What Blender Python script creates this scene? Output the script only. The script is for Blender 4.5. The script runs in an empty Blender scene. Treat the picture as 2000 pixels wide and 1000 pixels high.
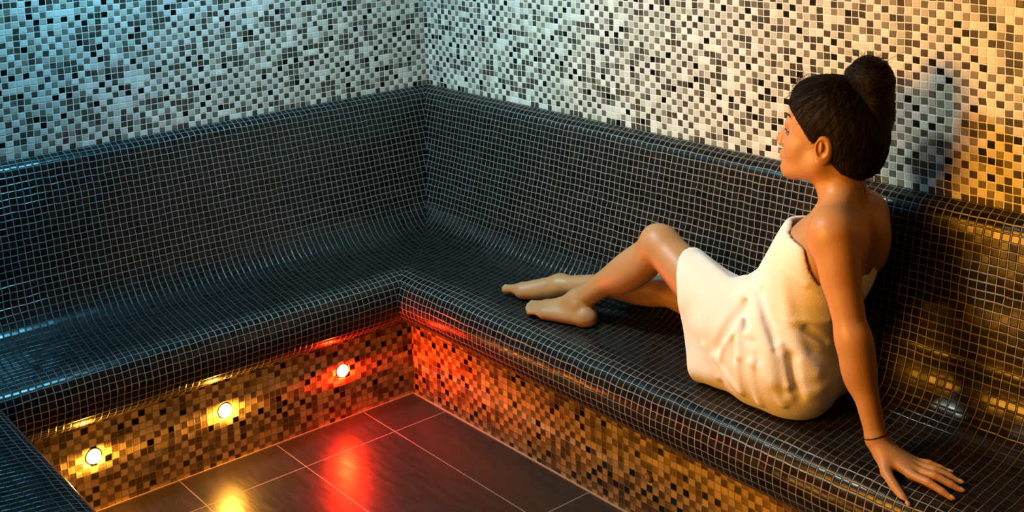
import bpy, bmesh, math, random
import numpy as np
from mathutils import Vector, Matrix

sc = bpy.context.scene
COL = sc.collection

# ------------------------------------------------------------------ camera
cam_d = bpy.data.cameras.new('camera'); cam = bpy.data.objects.new('camera', cam_d); COL.objects.link(cam)
sc.camera = cam
fw = Vector((-0.78644, 0.60948, -0.10022)); rt = Vector((0.61504, 0.78766, -0.03625)); dn = Vector((0.05684, -0.09015, -0.99430))
M = Matrix((rt, -dn, -fw)).transposed().to_4x4(); M.translation = Vector((4.2810, -3.1499, 2.1534))
cam.matrix_world = M
cam_d.sensor_fit = 'HORIZONTAL'; cam_d.sensor_width = 36.0
cam_d.lens = 2354.04 / 2000 * 36.0
cam_d.shift_x = (1000 - 884.26) / 2000
cam_d.shift_y = (-54.99 - 500) / 2000
cam_d.clip_start = 0.05; cam_d.clip_end = 60

# ------------------------------------------------------------------ world, lights, exposure
w = bpy.data.worlds.new('world'); sc.world = w; w.use_nodes = True
w.node_tree.nodes['Background'].inputs[0].default_value = (0.55, 0.62, 0.75, 1)
w.node_tree.nodes['Background'].inputs[1].default_value = 0.008
sc.view_settings.view_transform = 'Standard'; sc.view_settings.look = 'None'
sc.view_settings.exposure = 0.0; sc.view_settings.gamma = 1.0; sc.view_settings.use_curve_mapping = False

def area(name, loc, target, size, power, col, sy=None, spread=180):
    d = bpy.data.lights.new(name, 'AREA'); d.energy = power; d.color = col
    d.shape = 'RECTANGLE' if sy else 'DISK'; d.size = size
    if sy: d.size_y = sy
    d.spread = math.radians(spread)
    o = bpy.data.objects.new(name, d); COL.objects.link(o)
    o.location = loc; o.rotation_euler = (Vector(target) - Vector(loc)).to_track_quat('-Z', 'Y').to_euler()
    return o
area('blue_ceiling_light', (0.62, -1.45, 2.68), (0.10, -1.25, 1.4), 0.22, 36, (0.17, 0.66, 1.0), 0.18)
area('white_ceiling_light', (1.10, -1.65, 2.68), (1.35, -0.2, 0.9), 0.24, 17, (0.86, 1.0, 0.84), 0.2, 105)
area('amber_wall_light', (1.55, -3.10, 2.0), (3.2, 0, 1.40), 1.15, 30, (1.0, 0.38, 0.03), 0.9, 68)

# ------------------------------------------------------------------ helpers
def link(name, me, mats, parent=None):
    o = bpy.data.objects.new(name, me); COL.objects.link(o)
    for m in (mats if isinstance(mats, (list, tuple)) else [mats]): me.materials.append(m)
    if parent: o.parent = parent
    return o
def empty(name, loc=(0, 0, 0)):
    o = bpy.data.objects.new(name, None); COL.objects.link(o); o.location = loc; o.empty_display_size = .05
    return o
def tag(o, label=None, cat=None, group=None, kind=None):
    if label: o['label'] = label
    if cat: o['category'] = cat
    if group: o['group'] = group
    if kind: o['kind'] = kind
    return o
def mesh_of(name, verts, faces, uvs=None, smooth=False):
    me = bpy.data.meshes.new(name); me.from_pydata([tuple(map(float, v)) for v in verts], [], faces)
    if uvs is not None:
        l = me.uv_layers.new(name='UVMap')
        k = 0
        for f in uvs:
            for uv in f: l.data[k].uv = uv; k += 1
    if smooth: me.shade_smooth()
    me.update(); return me

PX = 0.025            # mosaic pitch along a wall
PZ = 0.025 * 0.935    # mosaic pitch up a wall

# ------------------------------------------------------------------ materials
class NT:
    def __init__(s, name):
        s.m = bpy.data.materials.new(name); s.m.use_nodes = True; s.t = s.m.node_tree; s.n = s.t.nodes; s.l = s.t.links
        s.b = s.n['Principled BSDF']
    def add(s, typ, **kw):
        n = s.n.new(typ)
        for k, v in kw.items(): setattr(n, k, v)
        return n
    def put(s, src, dst): s.l.new(src, dst)
    def math(s, op, a, b=None, clamp=False):
        n = s.add('ShaderNodeMath', operation=op); n.use_clamp = clamp
        for i, v in enumerate((a, b)):
            if v is None: continue
            if isinstance(v, (int, float)): n.inputs[i].default_value = v
            else: s.l.new(v, n.inputs[i])
        return n.outputs[0]
    def mix(s, f, a, b):
        n = s.add('ShaderNodeMix', data_type='RGBA')
        for i, v in ((0, f), (6, a), (7, b)):
            if isinstance(v, (int, float)): n.inputs[i].default_value = v
            elif isinstance(v, tuple): n.inputs[i].default_value = v if len(v) == 4 else (*v, 1)
            else: s.l.new(v, n.inputs[i])
        return n.outputs[2]

def tile_cells(k, grout):
    """returns cell id vector, tile mask (1 on the tile), rounded height, second id"""
    uv = k.add('ShaderNodeUVMap').outputs[0]
    # slightly uneven hand-laid sheets
    nz = k.add('ShaderNodeTexNoise'); nz.inputs['Scale'].default_value = 0.35; nz.inputs['Detail'].default_value = 1
    k.put(uv, nz.inputs['Vector'])
    off = k.add('ShaderNodeVectorMath', operation='MULTIPLY_ADD')
    k.put(nz.outputs['Color'], off.inputs[0]); off.inputs[1].default_value = (.34, .34, 0); k.put(uv, off.inputs[2])
    sep = k.add('ShaderNodeSeparateXYZ'); k.put(off.outputs[0], sep.inputs[0])
    fx = k.math('FRACT', sep.outputs[0]); fy = k.math('FRACT', sep.outputs[1])
    cx = k.math('FLOOR', sep.outputs[0]); cy = k.math('FLOOR', sep.outputs[1])
    dx = k.math('SUBTRACT', .5, k.math('ABSOLUTE', k.math('SUBTRACT', fx, .5)))
    dy = k.math('SUBTRACT', .5, k.math('ABSOLUTE', k.math('SUBTRACT', fy, .5)))
    d = k.math('MINIMUM', dx, dy)
    mr = k.add('ShaderNodeMapRange'); mr.interpolation_type = 'SMOOTHSTEP'
    k.put(d, mr.inputs[0]); mr.inputs[1].default_value = grout * .7; mr.inputs[2].default_value = grout * 1.3
    mask = mr.outputs[0]
    hr = k.add('ShaderNodeMapRange'); hr.interpolation_type = 'SMOOTHSTEP'
    k.put(d, hr.inputs[0]); hr.inputs[1].default_value = grout * .6; hr.inputs[2].default_value = grout + .10
    cid = k.add('ShaderNodeCombineXYZ'); k.put(cx, cid.inputs[0]); k.put(cy, cid.inputs[1])
    return cid.outputs[0], mask, hr.outputs[0], cx, cy, dx, dy

def tilt_normal(k, cid, height, amt, dist):
    wn = k.add('ShaderNodeTexWhiteNoise', noise_dimensions='3D'); k.put(cid, wn.inputs['Vector'])
    sub = k.add('ShaderNodeVectorMath', operation='SUBTRACT'); k.put(wn.outputs['Color'], sub.inputs[0]); sub.inputs[1].default_value = (.5, .5, .5)
    ma = k.add('ShaderNodeVectorMath', operation='MULTIPLY_ADD'); k.put(sub.outputs[0], ma.inputs[0]); ma.inputs[1].default_value = (amt, amt, amt)
    ge = k.add('ShaderNodeNewGeometry'); k.put(ge.outputs['Normal'], ma.inputs[2])
    nm = k.add('ShaderNodeVectorMath', operation='NORMALIZE'); k.put(ma.outputs[0], nm.inputs[0])
    bp = k.add('ShaderNodeBump'); bp.inputs['Distance'].default_value = dist; bp.inputs['Strength'].default_value = .8
    k.put(height, bp.inputs['Height']); k.put(nm.outputs[0], bp.inputs['Normal'])
    return bp.outputs[0]

def mat_mosaic(name, ramp, grout_col, rough=(.34, .5), bias=.42):
    k = NT(name); k.b.inputs['Specular IOR Level'].default_value = .22; cid, mask, h, cx, cy, dxv, dyv = tile_cells(k, .052)
    wn = k.add('ShaderNodeTexWhiteNoise', noise_dimensions='3D')
    o = k.add('ShaderNodeVectorMath', operation='ADD'); k.put(cid, o.inputs[0]); o.inputs[1].default_value = (7.3, 2.1, 4.4); k.put(o.outputs[0], wn.inputs['Vector'])
    par = k.math('PINGPONG', k.math('ADD', cx, cy), 1.0)
    v = k.math('ADD', k.math('MULTIPLY', wn.outputs['Value'], 1 - bias), k.math('MULTIPLY', par, bias))
    rp = k.add('ShaderNodeValToRGB'); rp.color_ramp.interpolation = 'CONSTANT'
    el = rp.color_ramp.elements
    while len(el) < len(ramp): el.new(.5)
    for e, (p, c) in zip(el, ramp): e.position = p; e.color = (*c, 1)
    k.put(v, rp.inputs[0])
    w2 = k.add('ShaderNodeTexWhiteNoise', noise_dimensions='3D'); k.put(cid, w2.inputs['Vector'])
    hs = k.add('ShaderNodeHueSaturation'); k.put(rp.outputs[0], hs.inputs['Color'])
    hs.inputs['Saturation'].default_value = 1.0
    k.put(k.math('ADD', k.math('MULTIPLY', w2.outputs['Value'], .26), .87), hs.inputs['Value'])
    # faint speckle of the glass
    sp = k.add('ShaderNodeTexNoise'); sp.inputs['Scale'].default_value = 900; sp.inputs['Detail'].default_value = 1
    tc = k.add('ShaderNodeTexCoord'); k.put(tc.outputs['Object'], sp.inputs['Vector'])
    mu = k.add('ShaderNodeMix', data_type='RGBA', blend_type='MULTIPLY'); mu.inputs[0].default_value = .35
    k.put(hs.outputs[0], mu.inputs[6]); k.put(sp.outputs['Color'], mu.inputs[7]); gn = k.add('ShaderNodeVectorMath', operation='SCALE'); k.put(mu.outputs[2], gn.inputs[0]); gn.inputs['Scale'].default_value = 1.2
    spm = gn.outputs[0]
    k.put(k.mix(mask, grout_col, spm), k.b.inputs['Base Color'])
    k.put(k.math('ADD', k.math('MULTIPLY', mask, rough[0] - rough[1]), rough[1]), k.b.inputs['Roughness'])
    k.put(tilt_normal(k, cid, h, .05, .0012), k.b.inputs['Normal'])
    return k.m

M_WALL = mat_mosaic('pale_grey_glass_mosaic',
    [(0.0, (.60, .58, .50)), (.17, (.50, .48, .40)), (.32, (.68, .66, .59)), (.47, (.055, .048, .035)), (.62, (.14, .125, .09)), (.79, (.22, .20, .15)), (.925, (.002, .002, .002))],
    (.78, .76, .68))
M_RISER = mat_mosaic('brown_mixed_mosaic',
    [(0.0, (.66, .50, .30)), (.18, (.55, .42, .25)), (.34, (.76, .58, .34)), (.48, (.12, .08, .045)), (.60, (.22, .15, .08)), (.76, (.32, .23, .13)), (.91, (.003, .002, .002))],
    (.36, .26, .15))

def mat_black():
    k = NT('black_glazed_mosaic'); k.b.inputs['Specular IOR Level'].default_value = .24; cid, mask, h, cx, cy, dxv, dyv = tile_cells(k, .039)
    wn = k.add('ShaderNodeTexWhiteNoise', noise_dimensions='3D'); k.put(cid, wn.inputs['Vector'])
    rp = k.add('ShaderNodeValToRGB'); rp.color_ramp.elements[0].color = (.004, .004, .004, 1); rp.color_ramp.elements[1].color = (.011, .010, .010, 1)
    k.put(wn.outputs['Value'], rp.inputs[0])
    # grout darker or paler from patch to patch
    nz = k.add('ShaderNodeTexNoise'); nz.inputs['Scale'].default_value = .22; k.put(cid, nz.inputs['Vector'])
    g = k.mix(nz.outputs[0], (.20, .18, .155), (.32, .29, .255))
    # seat middle: dim light painted into the grout as a darker colour
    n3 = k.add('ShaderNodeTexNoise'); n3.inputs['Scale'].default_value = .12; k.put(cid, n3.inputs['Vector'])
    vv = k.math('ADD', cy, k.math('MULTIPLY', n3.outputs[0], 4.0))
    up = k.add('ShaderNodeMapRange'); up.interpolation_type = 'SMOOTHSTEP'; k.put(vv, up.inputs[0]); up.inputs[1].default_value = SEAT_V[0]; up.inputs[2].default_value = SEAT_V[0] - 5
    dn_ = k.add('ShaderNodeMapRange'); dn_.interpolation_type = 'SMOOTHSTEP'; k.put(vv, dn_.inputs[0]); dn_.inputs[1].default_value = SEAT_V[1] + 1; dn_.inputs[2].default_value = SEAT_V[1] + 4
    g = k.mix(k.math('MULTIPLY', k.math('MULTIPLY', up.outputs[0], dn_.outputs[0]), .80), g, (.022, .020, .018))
    # the joints that run lengthwise are coloured darker still, from the hollow behind the seat to its front edge
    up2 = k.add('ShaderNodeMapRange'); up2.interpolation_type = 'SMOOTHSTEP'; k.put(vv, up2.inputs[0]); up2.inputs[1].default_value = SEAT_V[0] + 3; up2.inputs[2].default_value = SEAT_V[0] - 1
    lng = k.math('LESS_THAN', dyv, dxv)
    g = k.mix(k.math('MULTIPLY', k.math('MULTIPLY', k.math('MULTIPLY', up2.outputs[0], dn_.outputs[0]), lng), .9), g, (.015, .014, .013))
    k.put(k.mix(mask, g, rp.outputs[0]), k.b.inputs['Base Color'])
    k.put(k.math('ADD', k.math('MULTIPLY', mask, -.39), .60), k.b.inputs['Roughness'])
    k.put(tilt_normal(k, cid, h, .05, .0012), k.b.inputs['Normal'])
    return k.m
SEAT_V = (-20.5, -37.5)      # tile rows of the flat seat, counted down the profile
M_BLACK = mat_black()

def mat_floor():
    k = NT('dark_slate_floor_tile')
    tc = k.add('ShaderNodeTexCoord'); sep = k.add('ShaderNodeSeparateXYZ'); k.put(tc.outputs['Object'], sep.inputs[0])
    ux = k.math('DIVIDE', k.math('SUBTRACT', sep.outputs[0], .700), .787)
    uy = k.math('DIVIDE', k.math('ADD', sep.outputs[1], .728), .385)
    fx, fy = k.math('FRACT', ux), k.math('FRACT', uy)
    dx = k.math('MULTIPLY', k.math('SUBTRACT', .5, k.math('ABSOLUTE', k.math('SUBTRACT', fx, .5))), .787)
    dy = k.math('MULTIPLY', k.math('SUBTRACT', .5, k.math('ABSOLUTE', k.math('SUBTRACT', fy, .5))), .385)
    d = k.math('MINIMUM', dx, dy)
    mr = k.add('ShaderNodeMapRange'); mr.interpolation_type = 'SMOOTHSTEP'; k.put(d, mr.inputs[0]); mr.inputs[1].default_value = .0013; mr.inputs[2].default_value = .0026
    cid = k.add('ShaderNodeCombineXYZ'); k.put(k.math('FLOOR', ux), cid.inputs[0]); k.put(k.math('FLOOR', uy), cid.inputs[1])
    wn = k.add('ShaderNodeTexWhiteNoise', noise_dimensions='3D'); k.put(cid.outputs[0], wn.inputs['Vector'])
    st = k.add('ShaderNodeVectorMath', operation='MULTIPLY'); k.put(tc.outputs['Object'], st.inputs[0]); st.inputs[1].default_value = (9, 42, 1)
    nz = k.add('ShaderNodeTexNoise'); nz.inputs['Scale'].default_value = 1.0; nz.inputs['Detail'].default_value = 6; nz.inputs['Distortion'].default_value = .6
    k.put(st.outputs[0], nz.inputs['Vector'])
    c = k.mix(nz.outputs[0], (.016, .011, .008), (.045, .030, .021))
    c = k.mix(k.math('MULTIPLY', wn.outputs['Value'], .4), c, (.036, .024, .016))
    k.put(k.mix(mr.outputs[0], (.30, .20, .13), c), k.b.inputs['Base Color'])
    k.put(k.math('ADD', k.math('MULTIPLY', nz.outputs[0], .22), .22), k.b.inputs['Roughness'])
    bp = k.add('ShaderNodeBump'); bp.inputs['Distance'].default_value = .0016; bp.inputs['Strength'].default_value = .55
    k.put(k.math('ADD', nz.outputs[0], mr.outputs[0]), bp.inputs['Height']); k.put(bp.outputs[0], k.b.inputs['Normal'])
    return k.m
M_FLOOR = mat_floor()

def simple(name, col, rough=.5, metal=0, **kw):
    k = NT(name)
    nz = k.add('ShaderNodeTexNoise'); nz.inputs['Scale'].default_value = kw.get('scale', 60)
    tc = k.add('ShaderNodeTexCoord'); k.put(tc.outputs['Object'], nz.inputs['Vector'])
    c2 = tuple(min(1, v * kw.get('var', 1.25)) for v in col)
    k.put(k.mix(nz.outputs[0], col, c2), k.b.inputs['Base Color'])
    k.b.inputs['Roughness'].default_value = rough; k.b.inputs['Specular IOR Level'].default_value = kw.get('spec', .5); k.b.inputs['Metallic'].default_value = metal
    if kw.get('sss'):
        k.b.inputs['Subsurface Weight'].default_value = kw['sss']; k.b.inputs['Subsurface Scale'].default_value = .02
        k.b.inputs['Subsurface Radius'].default_value = (1, .35, .2)
    if kw.get('bump'):
        bp = k.add('ShaderNodeBump'); bp.inputs['Distance'].default_value = kw['bump']
        n2 = k.add('ShaderNodeTexNoise'); n2.inputs['Scale'].default_value = kw.get('bscale', 500); k.put(tc.outputs['Object'], n2.inputs['Vector'])
        k.put(n2.outputs[0], bp.inputs['Height']); k.put(bp.outputs[0], k.b.inputs['Normal'])
    return k
M_SKIN = simple('skin', (.38, .200, .085), .45, spec=.42, sss=.06, var=1.10, scale=14, bump=.0004, bscale=260).m
M_TOWEL = simple('white_cotton_towel', (.74, .73, .72), .9, var=1.04, bump=.0012, bscale=420).m
M_NAIL = simple('finger_nail', (.46, .27, .17), .3).m
M_PLASTER = simple('ceiling_plaster', (.30, .30, .30), .8).m
M_BRONZE = simple('lamp_bezel_metal', (.16, .10, .05), .3, 1.0).m
M_CLEAR = simple('unlit_lamp_glass', (.22, .12, .06), .08).m
M_BAND = simple('dark_hair_tie', (.012, .007, .006), .6).m
M_EYE = simple('eye_surface', (.16, .12, .10), .3).m
def mat_hair():
    k = NT('dark_brown_hair')
    tc = k.add('ShaderNodeTexCoord'); st = k.add('ShaderNodeVectorMath', operation='MULTIPLY'); k.put(tc.outputs['UV'], st.inputs[0]); st.inputs[1].default_value = (1, 1, 1)
    nz = k.add('ShaderNodeTexNoise'); nz.inputs['Scale'].default_value = 1.0; nz.inputs['Detail'].default_value = 5; k.put(st.outputs[0], nz.inputs['Vector'])
    k.put(k.mix(nz.outputs[0], (.0012, .0009, .0007), (.008, .004, .0027)), k.b.inputs['Base Color'])
    k.b.inputs['Roughness'].default_value = .62; k.b.inputs['Specular IOR Level'].default_value = .16
    bp = k.add('ShaderNodeBump'); bp.inputs['Distance'].default_value = .0025; bp.inputs['Strength'].default_value = .8
    k.put(nz.outputs[0], bp.inputs['Height']); k.put(bp.outputs[0], k.b.inputs['Normal'])
    return k.m
M_HAIR = mat_hair()
def mat_glow(name, col, s):
    k = NT(name); k.b.inputs['Base Color'].default_value = (.8, .8, .8, 1)
    k.b.inputs['Emission Color'].default_value = (*col, 1); k.b.inputs['Emission Strength'].default_value = s
    return k.m
M_AMBER = mat_glow('amber_lamp_glow', (1.0, .40, .04), 620)
M_RED = mat_glow('red_lamp_glow', (1.0, .018, .003), 1300)

# ------------------------------------------------------------------ setting
def slab(name, a, b, uvaxes, mat, flip=False):
    """box from a to b, uv from two world axes divided by the tile pitch"""
    (x0, y0, z0), (x1, y1, z1) = a, b
    v = [(x0,y0,z0),(x1,y0,z0),(x1,y1,z0),(x0,y1,z0),(x0,y0,z1),(x1,y0,z1),(x1,y1,z1),(x0,y1,z1)]
    f = [(0,3,2,1),(4,5,6,7),(0,1,5,4),(1,2,6,5),(2,3,7,6),(3,0,4,7)]
    uv = [[(v[i][uvaxes[0]] / PX, v[i][uvaxes[1]] / PZ) for i in q] for q in f]
    return tag(link(name, mesh_of(name, v, f, uv), mat), kind='structure')
slab('floor', (-.15, -4.2, -.1), (5.2, .15, 0), (0, 1), M_FLOOR)
slab('wall_right', (-.15, 0, 0), (4.6, .15, 2.8), (0, 2), M_WALL)
slab('wall_left', (-.15, -2.85, 0), (0, 0, 2.8), (1, 2), M_WALL)
slab('ceiling', (-.15, -4.2, 2.8), (5.2, .15, 2.9), (0, 1), M_PLASTER)

# ------------------------------------------------------------------ tiled benches
ZP = [1.120,1.112,1.104,1.085,1.055,1.031,.950,.886,.819,.738,.711,.667,.631,.590,.568,.550,.540,.533,.527,.519,.508,.490,.460,.430,.400,.370,.345,.325,.316,.312]
DR = [.000,.020,.036,.052,.062,.068,.087,.099,.118,.138,.147,.159,.175,.206,.240,.290,.360,.420,.480,.530,.558,.578,.592,.598,.596,.585,.562,.530,.500,.483]
DL = [.000,.020,.036,.050,.061,.070,.096,.114,.132,.155,.165,.180,.200,.235,.270,.318,.375,.425,.472,.510,.535,.553,.566,.572,.570,.562,.545,.520,.500,.487]
KB, KS = 13, len(ZP) - 1
def dense(lists, n=6):
    """Catmull-Rom through matched lists"""
    P = np.array(lists).T; out = []; idx = []
    m = len(P)
    for i in range(m - 1):
        p0, p1, p2, p3 = P[max(i - 1, 0)], P[i], P[i + 1], P[min(i + 2, m - 1)]
        for k in range(n):
            t = k / n
            out.append(.5 * ((2 * p1) + (-p0 + p2) * t + (2*p0 - 5*p1 + 4*p2 - p3) * t*t + (-p0 + 3*p1 - 3*p2 + p3) * t**3)); idx.append(i + t)
    out.append(P[-1]); idx.append(m - 1)
    return np.array(out), np.array(idx)
D3, DI = dense([ZP, DR, DL])
arc = np.concatenate([[0], np.cumsum(np.hypot(np.diff(D3[:, 0]), np.diff((D3[:, 1] + D3[:, 2]) / 2)))])
VV = -arc / PZ * .97
TY = -2.68                     # the side bench stands against this line
def strip(name, A, B, ua, ub, V, close, mat, parent, flip, caps=(0, 1), N=None):
    """ruled strip between polylines A and B; close: list of (a, b) extra points that shut the solid"""
    A, B = list(A), list(B); n = len(A)
    A2 = A + [c[0] for c in close]; B2 = B + [c[1] for c in close]
    V2 = list(V) + [V[-1] - 1] * len(close); m = len(A2)
    vs = A2 + B2; fs = []; uv = []
    for i in range(m):
        j = (i + 1) % m
        q = (i, j, m + j, m + i)
        u = [ua(A2[i]), ua(A2[j]), ub(B2[j]), ub(B2[i])]
        v = [V2[i], V2[j], V2[j], V2[i]] if j else [V2[i]] * 4
        c = list(zip(u, v))
        if flip: q = q[::-1]; c = c[::-1]
        fs.append(q); uv.append(c)
    a, b = tuple(range(m)), tuple(range(m, 2 * m))
    if flip: b = b[::-1]
    else: a = a[::-1]
    for cap in [(a, b)[c] for c in caps]:
        fs.append(cap); uv.append([(0.5, 0.5)] * m)
    me = mesh_of(name, vs, fs, uv)
    sm = [i < n - 1 for i in range(len(fs))]; me.polygons.foreach_set('use_smooth', sm)
    if n > 4:                       # exact normals of the profile, so backrest and seat meet without a break
        side = {'right': lambda q: (0, -q[0], q[1]), 'left': lambda q: (q[0], 0, q[1]), 'side': lambda q: (0, q[0], q[1])}[N[0]]
        prof = N[1]; nl = []
        if Vector(side(prof[n // 2])).dot(me.polygons[n // 2].normal) < 0: me.flip_normals(); me.update()
        for pi, pl in enumerate(me.polygons):
            for vi in pl.vertices:
                k_ = vi % m
                nl.append(side(prof[k_]) if pi < n - 1 and k_ < n else tuple(pl.normal))
        me.normals_split_custom_set(nl)
    return link(name, me, mat, parent)
def kpos(i): return i
sb = DI <= KB; ss = DI >= KB
def pnorm(di):
    t = np.gradient(D3[:, di]), np.gradient(D3[:, 0]); l = np.hypot(*t); return np.stack([-t[1] / l, t[0] / l], 1)
NR, NL = pnorm(1), pnorm(2)
def bench(root, which):
    NN = NL if which == 'left' else NR
    nb, ns = (which, NN[sb]), (which, NN[ss])
    root.location = dict(right=(.0015, -.001, 0), left=(.001, -.0015, 0), side=(.0015, -.0025, 0))[which]
    Zb, Rb, Lb = D3[sb].T; Zs, Rs, Ls = D3[ss].T
    if which == 'right':
        far = 4.4; ux = lambda p: p[0] / PX
        strip('backrest', [(l, -r, z) for z, r, l in zip(Zb, Rb, Lb)], [(far, -r, z) for z, r in zip(Zb, Rb)], ux, ux, VV[sb],
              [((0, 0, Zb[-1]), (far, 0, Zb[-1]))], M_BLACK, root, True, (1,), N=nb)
        strip('seat', [(l, -r, z) for z, r, l in zip(Zs, Rs, Ls)], [(far, -r, z) for z, r in zip(Zs, Rs)], ux, ux, VV[ss],
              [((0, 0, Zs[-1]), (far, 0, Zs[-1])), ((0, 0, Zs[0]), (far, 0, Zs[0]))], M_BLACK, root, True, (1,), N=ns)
        strip('riser', [(.487, -.483, .314), (.487, -.483, 0)], [(far, -.483, .314), (far, -.483, 0)], ux, ux, [.314 / PZ, 0],
              [((0.3, -.2975, 0), (far, -.2975, 0)), ((0.3, -.2975, .314), (far, -.2975, .314))], M_RISER, root, True, (1,))
    elif which == 'left':
        ux = lambda p: p[1] / PX
        strip('backrest', [(l, -r, z) for z, r, l in zip(Zb, Rb, Lb)], [(l, -2.47, z) for z, l in zip(Zb, Lb)], ux, ux, VV[sb],
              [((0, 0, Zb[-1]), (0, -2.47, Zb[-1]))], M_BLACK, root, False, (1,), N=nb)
        strip('seat', [(l, -r, z) for z, r, l in zip(Zs, Rs, Ls)], [(l, TY + r, z) for z, r, l in zip(Zs, Rs, Ls)], ux, ux, VV[ss],
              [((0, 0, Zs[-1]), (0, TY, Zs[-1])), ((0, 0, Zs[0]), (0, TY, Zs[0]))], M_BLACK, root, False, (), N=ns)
        strip('riser', [(.487, -.483, .314), (.487, -.483, 0)], [(.487, TY + .483, .314), (.487, TY + .483, 0)], ux, ux, [.314 / PZ, 0],
              [((.3, -.2975, 0), (.3, TY + .2975, 0)), ((.3, -.2975, .314), (.3, TY + .2975, .314))], M_RISER, root, False, ())
    else:
        far = 3.9; ux = lambda p: p[0] / PX
        strip('seat', [(l, TY + r, z) for z, r, l in zip(Zs, Rs, Ls)], [(far, TY + r, z) for z, r in zip(Zs, Rs)], ux, ux, VV[ss],
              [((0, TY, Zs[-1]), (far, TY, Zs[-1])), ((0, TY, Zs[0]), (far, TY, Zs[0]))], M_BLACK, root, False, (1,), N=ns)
        strip('riser', [(.487, TY + .483, .314), (.487, TY + .483, 0)], [(far, TY + .483, .314), (far, TY + .483, 0)], ux, ux, [.314 / PZ, 0],
              [((.3, TY + .2975, 0), (far, TY + .2975, 0)), ((.3, TY + .2975, .314), (far, TY + .2975, .314))], M_RISER, root, False, (1,))
b1 = tag(empty('tiled_bench'), 'black mosaic bench along the right wall, with the woman sitting on it', 'bench', 'black mosaic benches round the steam room')
bench(b1, 'right')
b2 = tag(empty('tiled_bench'), 'empty black mosaic bench along the left wall with three glowing lamps set in its riser', 'bench', 'black mosaic benches round the steam room')
bench(b2, 'left')
b3 = tag(empty('tiled_bench'), 'dark mosaic bench end cut off by the lower left corner of the photo', 'bench', 'black mosaic benches round the steam room')
bench(b3, 'side')
# tile trim where wall and floor meet the risers
def beam(name, a, b, r, mat, kind='structure'):
    a, b = Vector(a), Vector(b); d = (b - a).normalized(); n = Vector((-d.y, d.x, 0)); u = Vector((0, 0, 1))
    vs = [p + n * sx * r + u * sz * r for p in (a, b) for sx, sz in ((-1, 0), (1, 0), (1, 1), (-1, 1))]
    me = mesh_of(name, vs, [(0,1,2,3),(7,6,5,4),(0,4,5,1),(1,5,6,2),(2,6,7,3),(3,7,4,0)])
    return tag(link(name, me, mat), kind=kind)
M_GROUT = simple('floor_edge_grout', (.34, .22, .13), .7).m
beam('trim_1', (.487, -.485, 0), (4.4, -.485, 0), .004, M_GROUT)
beam('trim_2', (.489, -.485, 0), (.489, TY + .485, 0), .004, M_GROUT)

# ------------------------------------------------------------------ riser lamps
def lathe(prof, n=28):
    vs, fs = [], []
    for r, h in prof:
        for k in range(n):
            a = 2 * math.pi * k / n; vs.append((r * math.cos(a), r * math.sin(a), h))
    for i in range(len(prof) - 1):
        for k in range(n):
            j = (k + 1) % n; fs.append((i * n + k, i * n + j, (i + 1) * n + j, (i + 1) * n + k))
    fs.append(tuple(range(n))[::-1]); fs.append(tuple(range((len(prof) - 1) * n, len(prof) * n)))
    return vs, fs
def lamp(loc, axis, mat, label, on=True):
    o = empty('riser_lamp', loc); o.rotation_euler = Vector(axis).to_track_quat('Z', 'Y').to_euler()
    tag(o, label, 'lamp', 'small round lamps in the bench risers')
    R = .024 if on else .0135
    v, f = lathe([(R * .8, .0012), (R + .004, 0.0016), (R + .0035, .003), (R, .004), (R * .98, .0035)])
    link('bezel', mesh_of('bezel', v, f, smooth=True), M_BRONZE, o)
    v, f = lathe([(R * math.cos(t), .003 + R * .75 * math.sin(t)) for t in [i * math.pi / 2 / 9 for i in range(9)]] + [(.0008, .003 + R * .75)])
    link('lens', mesh_of('lens', v, f, smooth=True), mat, o)
    return o
lamp((.487, -.815, .194), (1, 0, 0), M_RED, 'glowing red lamp in the left bench riser, nearest the room corner')
lamp((.487, -1.311, .197), (1, 0, 0), M_AMBER, 'glowing amber lamp in the left bench riser, beside the red lamp')
lamp((.487, -1.794, .195), (1, 0, 0), M_AMBER, 'glowing amber lamp in the left bench riser, nearest the bottom left corner')
for lx in (1.53, 2.02):  # added lamps, hidden from view, that strengthen the gold light on the opposite riser
    lamp((lx, TY + .4805, .195), (0, 1, 0), M_AMBER, 'amber lamp added out of sight in the riser of the cut-off side bench, to light the gold riser')
lamp((1.759, -.483, .161), (0, -1, 0), M_CLEAR, 'unlit round lamp in the gold mosaic riser under the seated woman', on=False)

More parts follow.
